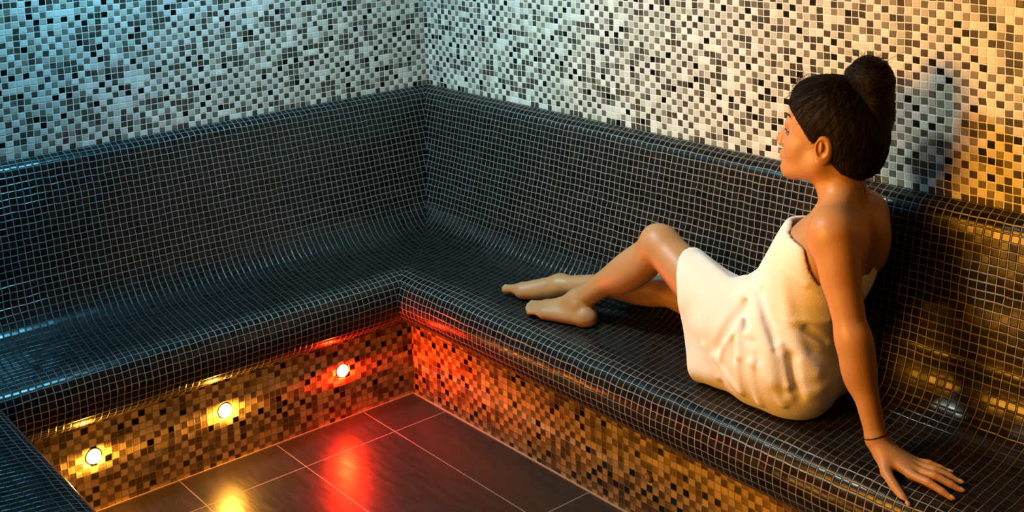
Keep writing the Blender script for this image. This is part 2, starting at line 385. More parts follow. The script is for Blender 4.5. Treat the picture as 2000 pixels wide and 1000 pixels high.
# ------------------------------------------------------------------ implicit-surface modelling for the figure
def _v(a): return np.array(a, dtype=np.float32)
class Cone:                       # tapered capsule
    def __init__(s, a, b, ra, rb): s.a, s.b, s.ra, s.rb = _v(a), _v(b), ra, rb
    def box(s):
        r = max(s.ra, s.rb); return np.minimum(s.a, s.b) - r, np.maximum(s.a, s.b) + r
    def f(s, X, Y, Z):
        ab = s.b - s.a; L2 = float(ab @ ab) + 1e-12
        t = ((X - s.a[0]) * ab[0] + (Y - s.a[1]) * ab[1] + (Z - s.a[2]) * ab[2]) / L2
        t = np.clip(t, 0, 1)
        return np.sqrt((X - s.a[0] - t * ab[0])**2 + (Y - s.a[1] - t * ab[1])**2 + (Z - s.a[2] - t * ab[2])**2) - (s.ra + (s.rb - s.ra) * t)
class Ell:                        # ellipsoid with axes (rows of A)
    def __init__(s, c, r, A=None): s.c, s.r = _v(c), _v(r); s.A = np.eye(3, dtype=np.float32) if A is None else np.array(A, dtype=np.float32)
    def box(s):
        e = np.sqrt(((s.A.T * s.r)**2).sum(1)); return s.c - e, s.c + e
    def f(s, X, Y, Z):
        x, y, z = X - s.c[0], Y - s.c[1], Z - s.c[2]
        q = [(s.A[i][0] * x + s.A[i][1] * y + s.A[i][2] * z) for i in range(3)]
        k0 = np.sqrt(sum((q[i] / s.r[i])**2 for i in range(3))) + 1e-9
        k1 = np.sqrt(sum((q[i] / s.r[i]**2)**2 for i in range(3))) + 1e-9
        return k0 * (k0 - 1) / k1
class Half:                       # half space: inside where (p - c).n < 0
    def __init__(s, c, n): s.c = _v(c); n = _v(n); s.n = n / np.linalg.norm(n)
    def box(s): return _v((-9, -9, -9)), _v((9, 9, 9))
    def f(s, X, Y, Z): return (X - s.c[0]) * s.n[0] + (Y - s.c[1]) * s.n[1] + (Z - s.c[2]) * s.n[2]
class Crease:                     # soft ridge (amp > 0) or furrow (amp < 0) along a path
    def __init__(s, P, w, amp, scale): s.P = [_v(p) for p in P]; s.w = w; s.amp = amp; s.sc = scale
    def box(s):
        A = np.array(s.P); return A.min(0) - s.w * 2.4, A.max(0) + s.w * 2.4
    def f(s, X, Y, Z):
        best = None; par = None; n = len(s.P) - 1
        for i in range(n):
            a, ab = s.P[i], s.P[i + 1] - s.P[i]; L2 = float(ab @ ab) + 1e-12
            t = np.clip(((X - a[0]) * ab[0] + (Y - a[1]) * ab[1] + (Z - a[2]) * ab[2]) / L2, 0, 1)
            d = (X - a[0] - t * ab[0])**2 + (Y - a[1] - t * ab[1])**2 + (Z - a[2] - t * ab[2])**2
            if best is None: best, par = d, i + t
            else: m = d < best; par = np.where(m, i + t, par); best = np.where(m, d, best)
        k = np.interp(par.ravel(), np.arange(n + 1), s.sc).reshape(par.shape)
        return -s.amp * k * np.exp(-best / s.w**2)
def smin(a, b, k):
    if k <= 0: return np.minimum(a, b)
    h = np.clip(.5 + .5 * (b - a) / k, 0, 1); return b + (a - b) * h - k * h * (1 - h)
def sdf_grid(ops, lo, hi, h):
    """ops: (kind, prim, k); kind '+', '-', '&'"""
    n = [int(math.ceil((hi[i] - lo[i]) / h)) + 1 for i in range(3)]
    ax = [np.float32(lo[i]) + np.arange(n[i], dtype=np.float32) * np.float32(h) for i in range(3)]
    F = np.full(n, .25, dtype=np.float32)
    for kind, p, k in ops:
        a, b = p.box() if hasattr(p, 'box') else (_v(lo), _v(hi))
        m = k + 3 * h
        sl = []
        for i in range(3):
            i0 = max(0, int((a[i] - m - lo[i]) / h)); i1 = min(n[i], int((b[i] + m - lo[i]) / h) + 2); sl.append(slice(i0, max(i0, i1)))
        X = ax[0][sl[0]][:, None, None]; Y = ax[1][sl[1]][None, :, None]; Z = ax[2][sl[2]][None, None, :]
        sl = tuple(sl)
        if F[sl].size == 0: continue
        d = p.f(X, Y, Z); G = F[sl]
        if kind == '+': F[sl] = smin(G, d, k)
        elif kind == '-': F[sl] = -smin(-G, d, k)
        elif kind == '&': F[sl] = -smin(-G, -d, k)
        elif kind == '~': F[sl] = G + d
    return F, ax
def surface_net(F, lo, h):
    s = F < 0
    c = s[:-1, :-1, :-1].astype(np.int8)
    tot = sum(s[i:s.shape[0]-1+i, j:s.shape[1]-1+j, k:s.shape[2]-1+k].astype(np.int8) for i in (0, 1) for j in (0, 1) for k in (0, 1))
    I, J, K = np.nonzero((tot > 0) & (tot < 8))
    idx = np.full(c.shape, -1, dtype=np.int32); idx[I, J, K] = np.arange(len(I))
    acc = np.zeros((len(I), 3)); cnt = np.zeros(len(I))
    cor = {(i, j, k): F[I + i, J + j, K + k] for i in (0, 1) for j in (0, 1) for k in (0, 1)}
    for a in cor:
        for ax_ in range(3):
            if a[ax_]: continue
            b = list(a); b[ax_] = 1; b = tuple(b)
            va, vb = cor[a], cor[b]; m = (va < 0) != (vb < 0)
            t = np.where(m, va / np.where(m, va - vb, 1), 0)
            p = np.array(a, float)[None, :] + np.zeros((len(I), 3)); p[:, ax_] += t
            acc[m] += p[m]; cnt[m] += 1
    V = (np.stack([I, J, K], 1) + acc / cnt[:, None]) * h + np.array(lo)
    quads = []
    for ax_ in range(3):
        s0 = [slice(0, F.shape[i]) for i in range(3)]; s1 = list(s0)
        s0[ax_] = slice(0, -1); s1[ax_] = slice(1, None)
        m = s[tuple(s0)] != s[tuple(s1)]
        E = np.array(np.nonzero(m)).T
        o = [i for i in range(3) if i != ax_]
        ok = (E[:, o[0]] > 0) & (E[:, o[1]] > 0) & (E[:, o[0]] < F.shape[o[0]] - 1) & (E[:, o[1]] < F.shape[o[1]] - 1); E = E[ok]
        def g(d0, d1):
            q = E.copy(); q[:, o[0]] += d0; q[:, o[1]] += d1; return idx[q[:, 0], q[:, 1], q[:, 2]]
        Q = np.stack([g(-1, -1), g(0, -1), g(0, 0), g(-1, 0)], 1)
        inside = s[E[:, 0], E[:, 1], E[:, 2]]
        if ax_ == 1: inside = ~inside
        Q[~inside] = Q[~inside][:, ::-1]
        quads.append(Q)
    Q = np.concatenate(quads); Q = Q[(Q >= 0).all(1)]
    return V, Q
def relax(V, Q, it=2, lam=.5):
    for _ in range(it):
        S = np.zeros_like(V); n = np.zeros(len(V))
        for a, b in ((0, 1), (1, 2), (2, 3), (3, 0)):
            np.add.at(S, Q[:, a], V[Q[:, b]]); np.add.at(S, Q[:, b], V[Q[:, a]]); np.add.at(n, Q[:, a], 1); np.add.at(n, Q[:, b], 1)
        V = V + lam * (S / np.maximum(n, 1)[:, None] - V)
    return V
def rest(V):
    """flatten skin and cloth where they press on the bench"""
    z_, r_ = D3[:, 0], D3[:, 1]
    i0 = int(np.argmin(abs(DI - 12.5))); i1 = int(np.argmax(r_))
    d = -V[:, 1]; top = np.interp(d, r_[i0:i1 + 1], z_[i0:i1 + 1], left=-9, right=-9) - .001
    V[:, 2] = np.where((d > r_[i0]) & (d < r_[i1]), np.maximum(V[:, 2], top + .0045), V[:, 2])
    m = (d < r_[i0] + .003) & (V[:, 2] < z_[i0] + .004); V[m, 2] = z_[i0] + .006; V[m, 1] = -(r_[i0] + .006); d = -V[:, 1]
    back = np.interp(-V[:, 2], -z_[:i0 + 1], r_[:i0 + 1]) + .0035
    m = V[:, 2] > z_[i0]
    V[:, 1] = np.where(m, np.minimum(V[:, 1], -back), V[:, 1])
    return V
def implicit(name, ops, lo, hi, h, mat, parent, it=2, post=None, warp=None):
    F, ax = sdf_grid(ops, lo, hi, h)
    V, Q = surface_net(F, lo, h); V = relax(V, Q, it)
    if warp: V = warp(V)
    V = rest(V)
    me = bpy.data.meshes.new(name)
    me.vertices.add(len(V)); me.vertices.foreach_set('co', V.astype(np.float32).ravel())
    me.loops.add(len(Q) * 4); me.loops.foreach_set('vertex_index', Q.astype(np.int32).ravel())
    me.polygons.add(len(Q)); me.polygons.foreach_set('loop_start', np.arange(0, len(Q) * 4, 4, dtype=np.int32))
    try: me.polygons.foreach_set('loop_total', np.full(len(Q), 4, dtype=np.int32))
    except Exception: pass
    me.update(calc_edges=True); me.validate(); me.shade_smooth()
    if post: post(me, V, Q)
    return link(name, me, mat, parent)

# ------------------------------------------------------------------ the woman
def frame(az):
    a = math.radians(az); F = np.array([math.cos(a), math.sin(a), 0]); return F, np.array([-F[1], F[0], 0]), np.array([0, 0, 1.0])
TF, TL, UP = frame(190)            # trunk: forward, her left, up
HF, HL, _ = frame(202)             # head, chin a little raised
_p = math.radians(5); HU = UP * math.cos(_p) - HF * math.sin(_p); HF = HF * math.cos(_p) + UP * math.sin(_p)
TA = [TF, TL, UP]
HS = 1.23
HO = _v((2.284, -.280, 1.297))      # middle of the head at ear height
def H(f, l, u): return HO + HF * f * HS + HL * l * HS + HU * u * HS
def T(c, f=0, l=0, u=0): return _v(c) + TF * f + TL * l + UP * u
HA = [HF, HL, HU]
def rotA(A, i, j, deg):
    a = math.radians(deg); B = [np.array(x) for x in A]
    B[i], B[j] = A[i] * math.cos(a) + A[j] * math.sin(a), A[j] * math.cos(a) - A[i] * math.sin(a); return B

Lsh, Rsh = (2.395, -.425, 1.080), (2.315, -.145, 1.068)
Lel, Lwr = (2.485, -.468, .835), (2.566, -.483, .590)
Lhip, Rhip = (2.14, -.405, .665), (2.11, -.25, .655)
Lkn, Lan = (1.715, -.36, .875), (1.365, -.395, .605)
Rkn, Ran = (1.60, -.225, .672), (1.21, -.325, .598)
trunk = [
    ('+', Ell((2.185, -.33, .66), (.125, .175, .125), TA), .0),
    ('+', Ell(T((2.185, -.33, .632), -.055, .08), (.10, .095, .10), TA), .03),
    ('+', Ell(T((2.185, -.33, .632), -.055, -.08), (.10, .095, .10), TA), .03),
    ('+', Ell((2.200, -.315, .79), (.096, .125, .15), TA), .05),
    ('+', Ell((2.295, -.285, .965), (.102, .150, .165), rotA(TA, 0, 2, 8)), .06),
    ('+', Ell(T((2.29, -.285, .965), .060, .065), (.050, .055, .055), TA), .04),
    ('+', Ell(T((2.29, -.285, .965), .060, -.065), (.050, .055, .055), TA), .04),
]
girdle = [
    ('+', Ell(T((2.295, -.285, 1.01), .062, 0), (.045, .105, .050), TA), .04),
    ('+', Cone(T(Rsh, 0, .03, -.01), T(Lsh, 0, -.03, -.01), .050, .050), .07),
    ('+', Ell(T((2.37, -.36, 1.00), -.03), (.035, .05, .085), rotA(TA, 0, 2, 8)), .04),
    ('+', Ell(T((2.35, -.20, 1.00), -.03), (.035, .05, .085), rotA(TA, 0, 2, 8)), .04),
    ('+', Cone((2.335, -.275, 1.09), (2.305, -.283, 1.24), .056, .050), .05),
    ('+', Cone((2.335, -.285, 1.175), (2.375, -.385, 1.115), .034, .036), .05),
    ('+', Cone((2.330, -.260, 1.175), (2.325, -.185, 1.105), .034, .036), .05),
]
girdle += [('~', Crease([(2.392, -.272, 1.13), (2.412, -.262, 1.03), (2.405, -.262, .90)], .022, -.010, [.4, 1, 1]), 0)]
armL = [
    ('+', Ell(Lsh, (.060, .060, .070), TA), .05),
    ('+', Cone(Lsh, Lel, .056, .041), .03),
    ('+', Ell((2.425, -.437, 1.00), (.050, .052, .09), TA), .02),
    ('+', Ell((2.500, -.470, .775), (.042, .043, .085), TA), .03),
    ('+', Cone(Lel, Lwr, .040, .0265), .03),
]
armR = [
    ('+', Ell(Rsh, (.055, .055, .06), TA), .05),
    ('+', Cone(Rsh, (2.26, -.14, .83), .046, .038), .03),
    ('+', Cone((2.26, -.14, .83), (2.04, -.215, .765), .038, .026), .02),
    ('+', Ell((1.985, -.235, .765), (.05, .038, .018), TA), .02),
]
for i, (dx, dy) in enumerate(((-.0, -.028), (-.008, -.010), (-.008, .010), (0, .028))):
    armR.append(('+', Cone((1.95, -.245 + dy, .765), (1.895 + dx, -.262 + dy * 1.2, .752), .0095, .007), .006))
armR.append(('+', Cone((2.0, -.27, .765), (1.95, -.30, .758), .012, .009), .01))
handL = [
    ('+', Cone(Lwr, (2.600, -.483, .563), .026, .024), .02),
    ('+', Cone((2.590, -.490, .566), (2.672, -.500, .547), .019, .0125), .02),
    ('+', Cone((2.590, -.480, .568), (2.667, -.479, .550), .020, .0125), .015),
    ('+', Cone((2.585, -.468, .568), (2.656, -.458, .551), .019, .012), .015),
    ('+', Cone((2.582, -.458, .566), (2.642, -.438, .549), .017, .0115), .015),
    ('+', Cone((2.590, -.495, .562), (2.622, -.530, .541), .019, .014), .02),
]
FING = dict(thumb=[(2.622,-.530,.541), (2.658,-.552,.529), (2.690,-.566,.517), (2.709,-.574,.507)],
            index=[(2.672,-.502,.546), (2.724,-.507,.548), (2.760,-.505,.539), (2.785,-.502,.529)],
            middle=[(2.668,-.479,.549), (2.722,-.475,.553), (2.760,-.466,.543), (2.786,-.458,.533)],
            ring=[(2.656,-.458,.550), (2.706,-.447,.553), (2.742,-.436,.545), (2.768,-.430,.537)],
            pinky=[(2.642,-.438,.548), (2.678,-.424,.550), (2.704,-.415,.545), (2.727,-.408,.539)])
for n, P in FING.items():
    r = dict(thumb=(.0135, .0125, .0105, .008), index=(.0115, .0105, .009, .0068), middle=(.0118, .0108, .0092, .007), ring=(.0112, .0102, .0088, .0066), pinky=(.0098, .009, .0078, .006))[n]
    for i in range(3):
        handL.append(('+', Cone(P[i], P[i + 1], r[i], r[i + 1]), .006 if i == 0 else .003))
legL = [
    ('+', Cone(Lhip, Lkn, .098, .060), .05),
    ('+', Ell((1.712, -.362, .882), (.056, .054, .056), TA), .03),
    ('+', Ell((1.690, -.360, .898), (.035, .032, .035), TA), .02),
    ('+', Cone((1.70, -.36, .865), Lan, .054, .036), .03),
    ('+', Ell((1.605, -.372, .765), (.054, .054, .115), rotA(TA, 0, 2, 52)), .04),
    ('+', Cone(Lan, (1.408, -.405, .572), .035, .032), .025),
    ('+', Ell((1.415, -.408, .562), (.036, .030, .030), TA), .02),
    ('+', Ell((1.385, -.428, .600), (.014, .012, .014), TA), .015),
    ('+', Cone((1.352, -.405, .592), (1.255, -.445, .562), .036, .022), .03),
    ('+', Cone((1.400, -.418, .560), (1.270, -.468, .553), .028, .022), .02),
    ('+', Cone((1.355, -.395, .575), (1.240, -.428, .560), .028, .020), .02),
]
for i, (a, b, r) in enumerate((((1.240, -.430, .558), (1.178, -.446, .553), .0145), ((1.243, -.444, .558), (1.180, -.462, .552), .0110), ((1.248, -.456, .556), (1.188, -.475, .550), .0102),
                               ((1.256, -.466, .553), (1.199, -.484, .548), .0098), ((1.266, -.476, .550), (1.213, -.492, .545), .0092))):
    m = ((a[0] + b[0]) / 2, (a[1] + b[1]) / 2, (a[2] + b[2]) / 2 + .004)
    legL += [('+', Cone(a, m, r * 1.30, r * .92), .014), ('+', Cone(m, b, r * .90, r * .92), .002)]
legR = [
    ('+', Cone(Rhip, Rkn, .086, .054), .04),
    ('+', Ell((1.592, -.226, .676), (.054, .050, .052), TA), .03),
    ('+', Cone(Rkn, Ran, .052, .034), .03),
    ('+', Ell((1.49, -.252, .648), (.11, .050, .048), rotA(TA, 0, 2, 8)), .03),
    ('+', Cone(Ran, (1.225, -.305, .575), .034, .030), .02),
    ('+', Ell((1.232, -.300, .568), (.034, .030, .030), TA), .02),
    ('+', Ell((1.205, -.352, .598), (.014, .012, .014), TA), .015),
    ('+', Cone((1.190, -.335, .595), (1.078, -.402, .568), .036, .025), .03),
    ('+', Cone((1.215, -.320, .572), (1.090, -.412, .562), .028, .022), .02),
    ('+', Cone((1.190, -.315, .570), (1.085, -.375, .560), .026, .019), .02),
]
for i, (a, b, r) in enumerate((((1.075, -.409, .564), (1.018, -.430, .560), .0175), ((1.082, -.390, .565), (1.020, -.412, .562), .0108), ((1.085, -.377, .562), (1.028, -.398, .559), .0102),
                               ((1.090, -.366, .560), (1.040, -.384, .556), .0096), ((1.098, -.356, .558), (1.054, -.372, .553), .0090))):
    m = ((a[0] + b[0]) / 2, (a[1] + b[1]) / 2, (a[2] + b[2]) / 2 + .004)
    legR += [('+', Cone(a, m, r * 1.30, r * .92), .014), ('+', Cone(m, b, r * .90, r * .92), .002)]
head = [
    ('+', Ell(H(-.004, 0, .050), np.array((.098, .077, .092)) * HS, HA), .03),
    ('+', Ell(H(.040, 0, -.010), np.array((.060, .060, .085)) * HS, HA), .03),
    ('+', Cone(H(.012, .048, -.044), H(.078, .010, -.078), .026 * HS, .020 * HS), .035),
    ('+', Cone(H(.012, -.048, -.044), H(.078, -.010, -.078), .026 * HS, .020 * HS), .035),
    ('+', Ell(H(.084, 0, -.079), np.array((.016, .018, .015)) * HS, HA), .012),
    ('+', Ell(H(.064, .037, -.020), np.array((.024, .024, .026)) * HS, HA), .025),
    ('+', Ell(H(.064, -.037, -.020), np.array((.024, .024, .026)) * HS, HA), .025),
    ('+', Cone(H(.086, .032, .034), H(.094, .008, .030), .009, .008), .014),
    ('+', Cone(H(.086, -.032, .034), H(.094, -.008, .030), .009, .008), .014),
    ('-', Ell(H(.098, .032, .014), np.array((.014, .019, .011)) * HS, HA), .012),
    ('-', Ell(H(.098, -.032, .014), np.array((.014, .019, .011)) * HS, HA), .012),
    ('+', Cone(H(.090, 0, .024), H(.111, 0, -.012), .0085, .0125), .012),
    ('+', Ell(H(.106, .011, -.020), (.010, .008, .007), HA), .006),
    ('+', Ell(H(.106, -.011, -.020), (.010, .008, .007), HA), .006),
    ('+', Ell(H(.094, 0, -.045), (.014, .028, .020), HA), .012),
    ('+', Ell(H(.104, 0, -.043), (.008, .021, .0055), HA), .004),
    ('+', Ell(H(.101, 0, -.054), (.008, .018, .0065), HA), .004),
]
for sgn in (1, -1):
    EA = rotA(HA, 0, 1, 18 * sgn)
    head += [
        ('+', Ell(H(-.006, .075 * sgn, -.002), np.array((.021, .010, .034)) * HS, EA), .006),
        ('-', Ell(H(-.002, .084 * sgn, .003), np.array((.0125, .011, .021)) * HS, EA), .002),
        ('+', Ell(H(.000, .078 * sgn, .004), (.0055, .006, .016), EA), .003),
    ]
neckfill = [('+', Cone((2.300, -.285, 1.20), H(-.02, 0, -.03), .050, .060), .04)]
body_ops = trunk + girdle + neckfill + head + armL + armR + handL + legL + legR

# clothes: the towel, wound round the trunk and lying over both thighs
def grow(p, d):
    if isinstance(p, Cone): return Cone(p.a, p.b, p.ra + d, p.rb + d)
    return Ell(p.c, p.r + d, p.A)
towel_solid = [(k, grow(p, .018), kk + .03) for k, p, kk in trunk]
towel_solid += [
    ('+', Cone((2.195, -.29, 1.01), (2.115, -.305, .80), .050, .085), .05),          # cloth drawn straight from bust to lap
    ('+', Cone((2.15, -.400, .675), (1.83, -.370, .822), .118, .080), .05),
    ('+', Cone((2.12, -.25, .665), (1.88, -.245, .66), .11, .080), .05),
    ('+', Cone((1.92, -.300, .745), (2.12, -.31, .74), .060, .09), .06),
    ('+', Cone((1.955, -.435, .575), (2.22, -.395, .590), .040, .065), .06),
    ('+', Cone((1.872, -.430, .740), (1.930, -.455, .575), .036, .036), .05),
    ('+', Cone((1.990, -.440, .700), (2.020, -.445, .600), .045, .045), .06),
    ('+', Cone((2.110, -.440, .700), (2.130, -.440, .600), .055, .055), .06),
]
FOLDS = [          # creases of the cloth: path, strength along it, width, height
    ([(2.127, -0.459, 0.799), (2.114, -0.507, 0.744), (2.09, -0.515, 0.706), (2.068, -0.504, 0.648)], [0.46, 0.92, 1.0, 0.77], 0.012, 0.014),
    ([(2.128, -0.475, 0.785), (2.134, -0.508, 0.743), (2.152, -0.526, 0.695)], [0.5, 1.0, 0.83], 0.012, 0.014),
    ([(2.157, -0.49, 0.768), (2.18, -0.512, 0.733), (2.205, -0.527, 0.693)], [0.73, 1.0, 0.82], 0.012, 0.014),
    ([(2.175, -0.49, 0.77), (2.203, -0.513, 0.727), (2.245, -0.524, 0.668)], [0.64, 1.0, 0.91], 0.012, 0.014),
    ([(2.104, -0.406, 0.838), (2.181, -0.468, 0.798), (2.242, -0.499, 0.735), (2.265, -0.52, 0.66)], [0.73, 0.91, 1.0, 0.64], 0.026, 0.020),
    ([(2.256, -0.451, 0.93), (2.272, -0.449, 0.794), (2.32, -0.456, 0.722), (2.349, -0.437, 0.691)], [0.33, 0.72, 1.0, 0.78], 0.024, 0.012),
    ([(2.261, -0.48, 0.749), (2.305, -0.501, 0.656)], [1.0, 1.0], 0.012, 0.014),
    ([(2.05, -0.5, 0.655), (2.11, -0.515, 0.613), (2.153, -0.515, 0.589)], [0.83, 1.0, 0.83], 0.012, 0.014),
    ([(2.152, -0.526, 0.695), (2.155, -0.518, 0.597)], [1.0, 0.89], 0.012, 0.014),
    ([(2.205, -0.526, 0.693), (2.212, -0.507, 0.574)], [1.0, 0.89], 0.012, 0.014),
    ([(2.262, -0.521, 0.66), (2.289, -0.505, 0.597)], [1.0, 0.73], 0.012, 0.014),
    ([(2.007, -0.497, 0.674), (2.055, -0.497, 0.596)], [0.77, 1.0], 0.012, 0.014),
    ([(2.249, -0.451, 0.96), (2.324, -0.445, 0.934)], [1.0, 1.0], 0.010, 0.004),
    ([(1.89, -0.37, 0.885), (1.979, -0.39, 0.855), (2.068, -0.419, 0.825)], [0.5, 0.83, 1.0], 0.022, 0.009),
    ([(1.955, -0.391, 0.862), (2.017, -0.386, 0.843), (2.044, -0.358, 0.846)], [0.5, 0.83, 1.0], 0.022, 0.008),
    ([(2.041, -0.385, 0.839), (2.089, -0.389, 0.846), (2.099, -0.418, 0.827)], [0.78, 1.0, 0.67], 0.022, 0.024),
    ([(2.293, -0.443, 0.773), (2.332, -0.397, 0.747), (2.339, -0.315, 0.725)], [0.86, 1.0, 0.86], 0.016, 0.004),
    ([(2.305, -0.501, 0.618), (2.362, -0.441, 0.643), (2.352, -0.324, 0.668)], [0.88, 1.0, 0.75], 0.018, 0.005),
    ([(2.289, -0.437, 0.821), (2.347, -0.378, 0.822)], [1.0, 1.0], 0.016, 0.004),
    ([(2.105, -0.424, 0.823), (2.128, -0.457, 0.799), (2.156, -0.489, 0.77)], [0.62, 1.0, 0.62], 0.014, -0.040),
    ([(2.109, -0.456, 0.8), (2.095, -0.498, 0.755), (2.066, -0.509, 0.69)], [0.62, 1.0, 0.62], 0.018, -0.030),
    ([(2.128, -0.51, 0.742), (2.144, -0.528, 0.687)], [1.0, 0.86], 0.012, -0.014),
    ([(2.154, -0.427, 0.858), (2.211, -0.468, 0.801), (2.256, -0.493, 0.738)], [1.0, 0.83, 0.58], 0.016, -0.020),
    ([(2.297, -0.478, 0.722), (2.315, -0.493, 0.669), (2.329, -0.485, 0.627)], [1.0, 0.92, 0.62], 0.017, -0.018),
    ([(2.171, -0.505, 0.747), (2.193, -0.524, 0.708)], [1.0, 0.86], 0.012, -0.014),
    ([(2.19, -0.505, 0.746), (2.221, -0.521, 0.703)], [1.0, 1.0], 0.012, -0.014),
    ([(2.107, -0.498, 0.758), (2.081, -0.512, 0.715)], [1.0, 1.0], 0.012, -0.014),
    ([(2.306, -0.421, 0.797), (2.334, -0.379, 0.755)], [1.0, 0.71], 0.014, -0.005),
]
def towel_ops():
    ops = list(towel_solid)
    ops += [('+', Cone((2.035, -.340, .832), (2.062, -.305, .868), .017, .011), .010), ('+', Cone((2.045, -.355, .845), (2.085, -.375, .815), .014, .010), .010)]
    for P, sc_, w_, a_ in FOLDS: ops.append(('~', Crease(P, w_ * .88, a_ * (1.3 if abs(a_) < .03 else 1.0), sc_), 0))
    ops.append(('&', Half((2.17, -.27, 1.052), (.22, .05, 1)), .004))
    ops.append(('&', Half((2.41, -.20, .946), (2.5, -.7, 1)), .02))
    ops.append(('&', Half((1.882, -.40, .74), (-1, .0, -.30)), .006))
    ops.append(('&', Half((2.1, -.3, .5335), (0, 0, -1)), .004))
    return ops
woman = tag(empty('person', (2.19, -.33, .535)), 'woman in a white towel sitting on the bench, leaning on her left hand', 'person')
def keep(o):                        # parent without moving
    o.matrix_parent_inverse = Matrix.Translation((-2.19, .33, -.535)); return o
keep(implicit('body', body_ops, (.98, -.62, .515), (2.82, -.03, 1.52), .0036, M_SKIN, woman, it=2))
lo, hi, hh = (1.72, -.62, .51), (2.52, -.06, 1.12), .0038
def towel_mesh():
    ops = towel_ops()
    F, ax = sdf_grid(ops, lo, hi, hh)
    inner = [(k, grow(p, -.030), kk) for k, p, kk in towel_solid[len(trunk) + 1:]] + [('&', Half((2.03, -.3, .7), (1, 0, 0)), .03)]
    G, ax = sdf_grid(inner, lo, hi, hh)
    F = np.maximum(F, -G)
    top = [(k, grow(p, -.012), kk) for k, p, kk in towel_solid[:8]] + [('&', Half((2.2, -.3, .93), (0, 0, -1)), .0)]
    G, ax = sdf_grid(top, lo, hi, hh)
    F = np.maximum(F, -G)
    V, Q = surface_net(F, lo, hh); V = relax(V, Q, 3); V = rest(V)
    me = bpy.data.meshes.new('towel'); me.from_pydata(V.tolist(), [], Q.tolist()); me.update(); me.shade_smooth()
    return link('towel', me, M_TOWEL, woman)
keep(towel_mesh())

# hair
hair_ops = [
    ('+', Ell(H(-.006, 0, .062), np.array((.114, .088, .094)) * HS, HA), 0),
    ('+', Ell(H(-.050, 0, .020), np.array((.080, .080, .092)) * HS, HA), .03),
    ('+', Ell(H(-.060, 0, -.022), np.array((.056, .062, .052)) * HS, HA), .03),
    ('-', Half(H(.088, 0, .10), -np.array(HF) * 1.0 - HU * .10), .01),
    ('-', Ell(H(.105, 0, -.02), np.array((.090, .13, .105)) * HS, HA), .008),
    ('-', Ell(H(.030, 0, -.085), np.array((.075, .13, .075)) * HS, HA), .008),
    ('-', Ell(H(-.004, .085, -.004), np.array((.024, .030, .036)) * HS, HA), .006),
    ('-', Ell(H(-.004, -.085, -.004), np.array((.024, .030, .036)) * HS, HA), .006),
]
BUN = H(-.078, 0, .160)
bun_ops = [
    ('+', Ell(BUN, (.060, .060, .058), HA), 0),
    ('+', Ell(BUN + HU * -.045 - HF * .012, (.054, .056, .062), HA), .02),
    ('+', Ell(BUN + HU * -.110 - HF * .022, (.050, .060, .070), HA), .03),
    ('+', Ell(BUN + HF * .046 + HU * .004, (.024, .030, .026), HA), .006),
    ('+', Ell(BUN + HF * .005 + HU * .028, (.040, .045, .032), HA), .008),
    ('+', Ell(BUN - HF * .028 - HU * .010, (.034, .044, .044), HA), .008),
]
def ruffle(V):
    c = np.array(BUN); D = V - np.array(H(-.01, 0, .05)); n = D / (np.linalg.norm(D, axis=1)[:, None] + 1e-6)
    a = np.arctan2(D @ HL, D @ HF); z = D @ HU
    s = (np.sin(a * 17 + 3 * np.sin(z * 40)) * .5 + np.sin(a * 31 + z * 60 + 1.3) * .35 + np.sin(z * 95 + a * 9) * .35)
    return V + n * (s * .0013)[:, None]
def hair_uv(me, V, Q):
    c = np.array(H(-.01, 0, .05)); B = np.array(BUN)
    ax_ = (B - c) / np.linalg.norm(B - c)
    D = V - c; t = D @ ax_; R = D - t[:, None] * ax_
    e1 = np.cross(ax_, HL); e1 /= np.linalg.norm(e1); e2 = np.cross(ax_, e1)
    a1, a2 = D @ e1, D @ e2; n = np.sqrt(a1**2 + a2**2) + 1e-6
    l = me.uv_layers.new(name='UVMap')
    # direction round the axis gives strands that run towards the bun
    U = np.arctan2(a2, a1) * 34; W = t * 9
    li = np.zeros(len(me.loops), dtype=np.int32); me.loops.foreach_get('vertex_index', li)
    uv = np.stack([U[li], W[li]], 1); uq = uv.reshape(-1, 4, 2)
    mn = uq[:, :, 0].min(1); jump = (uq[:, :, 0].max(1) - mn) > 60
    uq[jump, :, 0] = np.where(uq[jump, :, 0] < 0, uq[jump, :, 0] + 2 * math.pi * 34, uq[jump, :, 0])
    l.data.foreach_set('uv', uq.reshape(-1).astype(np.float32))
hair = keep(implicit('hair', hair_ops, (2.1, -.50, 1.10), (2.55, -.08, 1.55), .0035, M_HAIR, woman, it=2, post=hair_uv, warp=ruffle))
bun = implicit('hair_bun', bun_ops, (2.1, -.50, 1.2), (2.60, -.08, 1.65), .0035, M_HAIR, hair, it=2, post=hair_uv, warp=ruffle)

# loose strands, brows, lashes, hair tie, nails
def tube_mesh(name, paths, mat, parent, n=5):
    vs, fs = [], []
    for P, r0, r1 in paths:
        P = [Vector(map(float, q)) for q in P]; b = len(vs)
        for i, p in enumerate(P):
            t = (P[min(i + 1, len(P) - 1)] - P[max(i - 1, 0)]).normalized()
            u = t.orthogonal().normalized(); v = t.cross(u); r = r0 + (r1 - r0) * i / (len(P) - 1)
            for k in range(n):
                a = 2 * math.pi * k / n; vs.append(p + (u * math.cos(a) + v * math.sin(a)) * r)
        for i in range(len(P) - 1):
            for k in range(n):
                j = (k + 1) % n; fs.append((b + i*n + k, b + i*n + j, b + (i+1)*n + j, b + (i+1)*n + k))
        fs.append(tuple(b + k for k in range(n))[::-1]); fs.append(tuple(b + (len(P)-1)*n + k for k in range(n)))
    return link(name, mesh_of(name, vs, fs, smooth=True), mat, parent)
random.seed(5)
R_ = lambda s: random.uniform(-s, s)
st = []
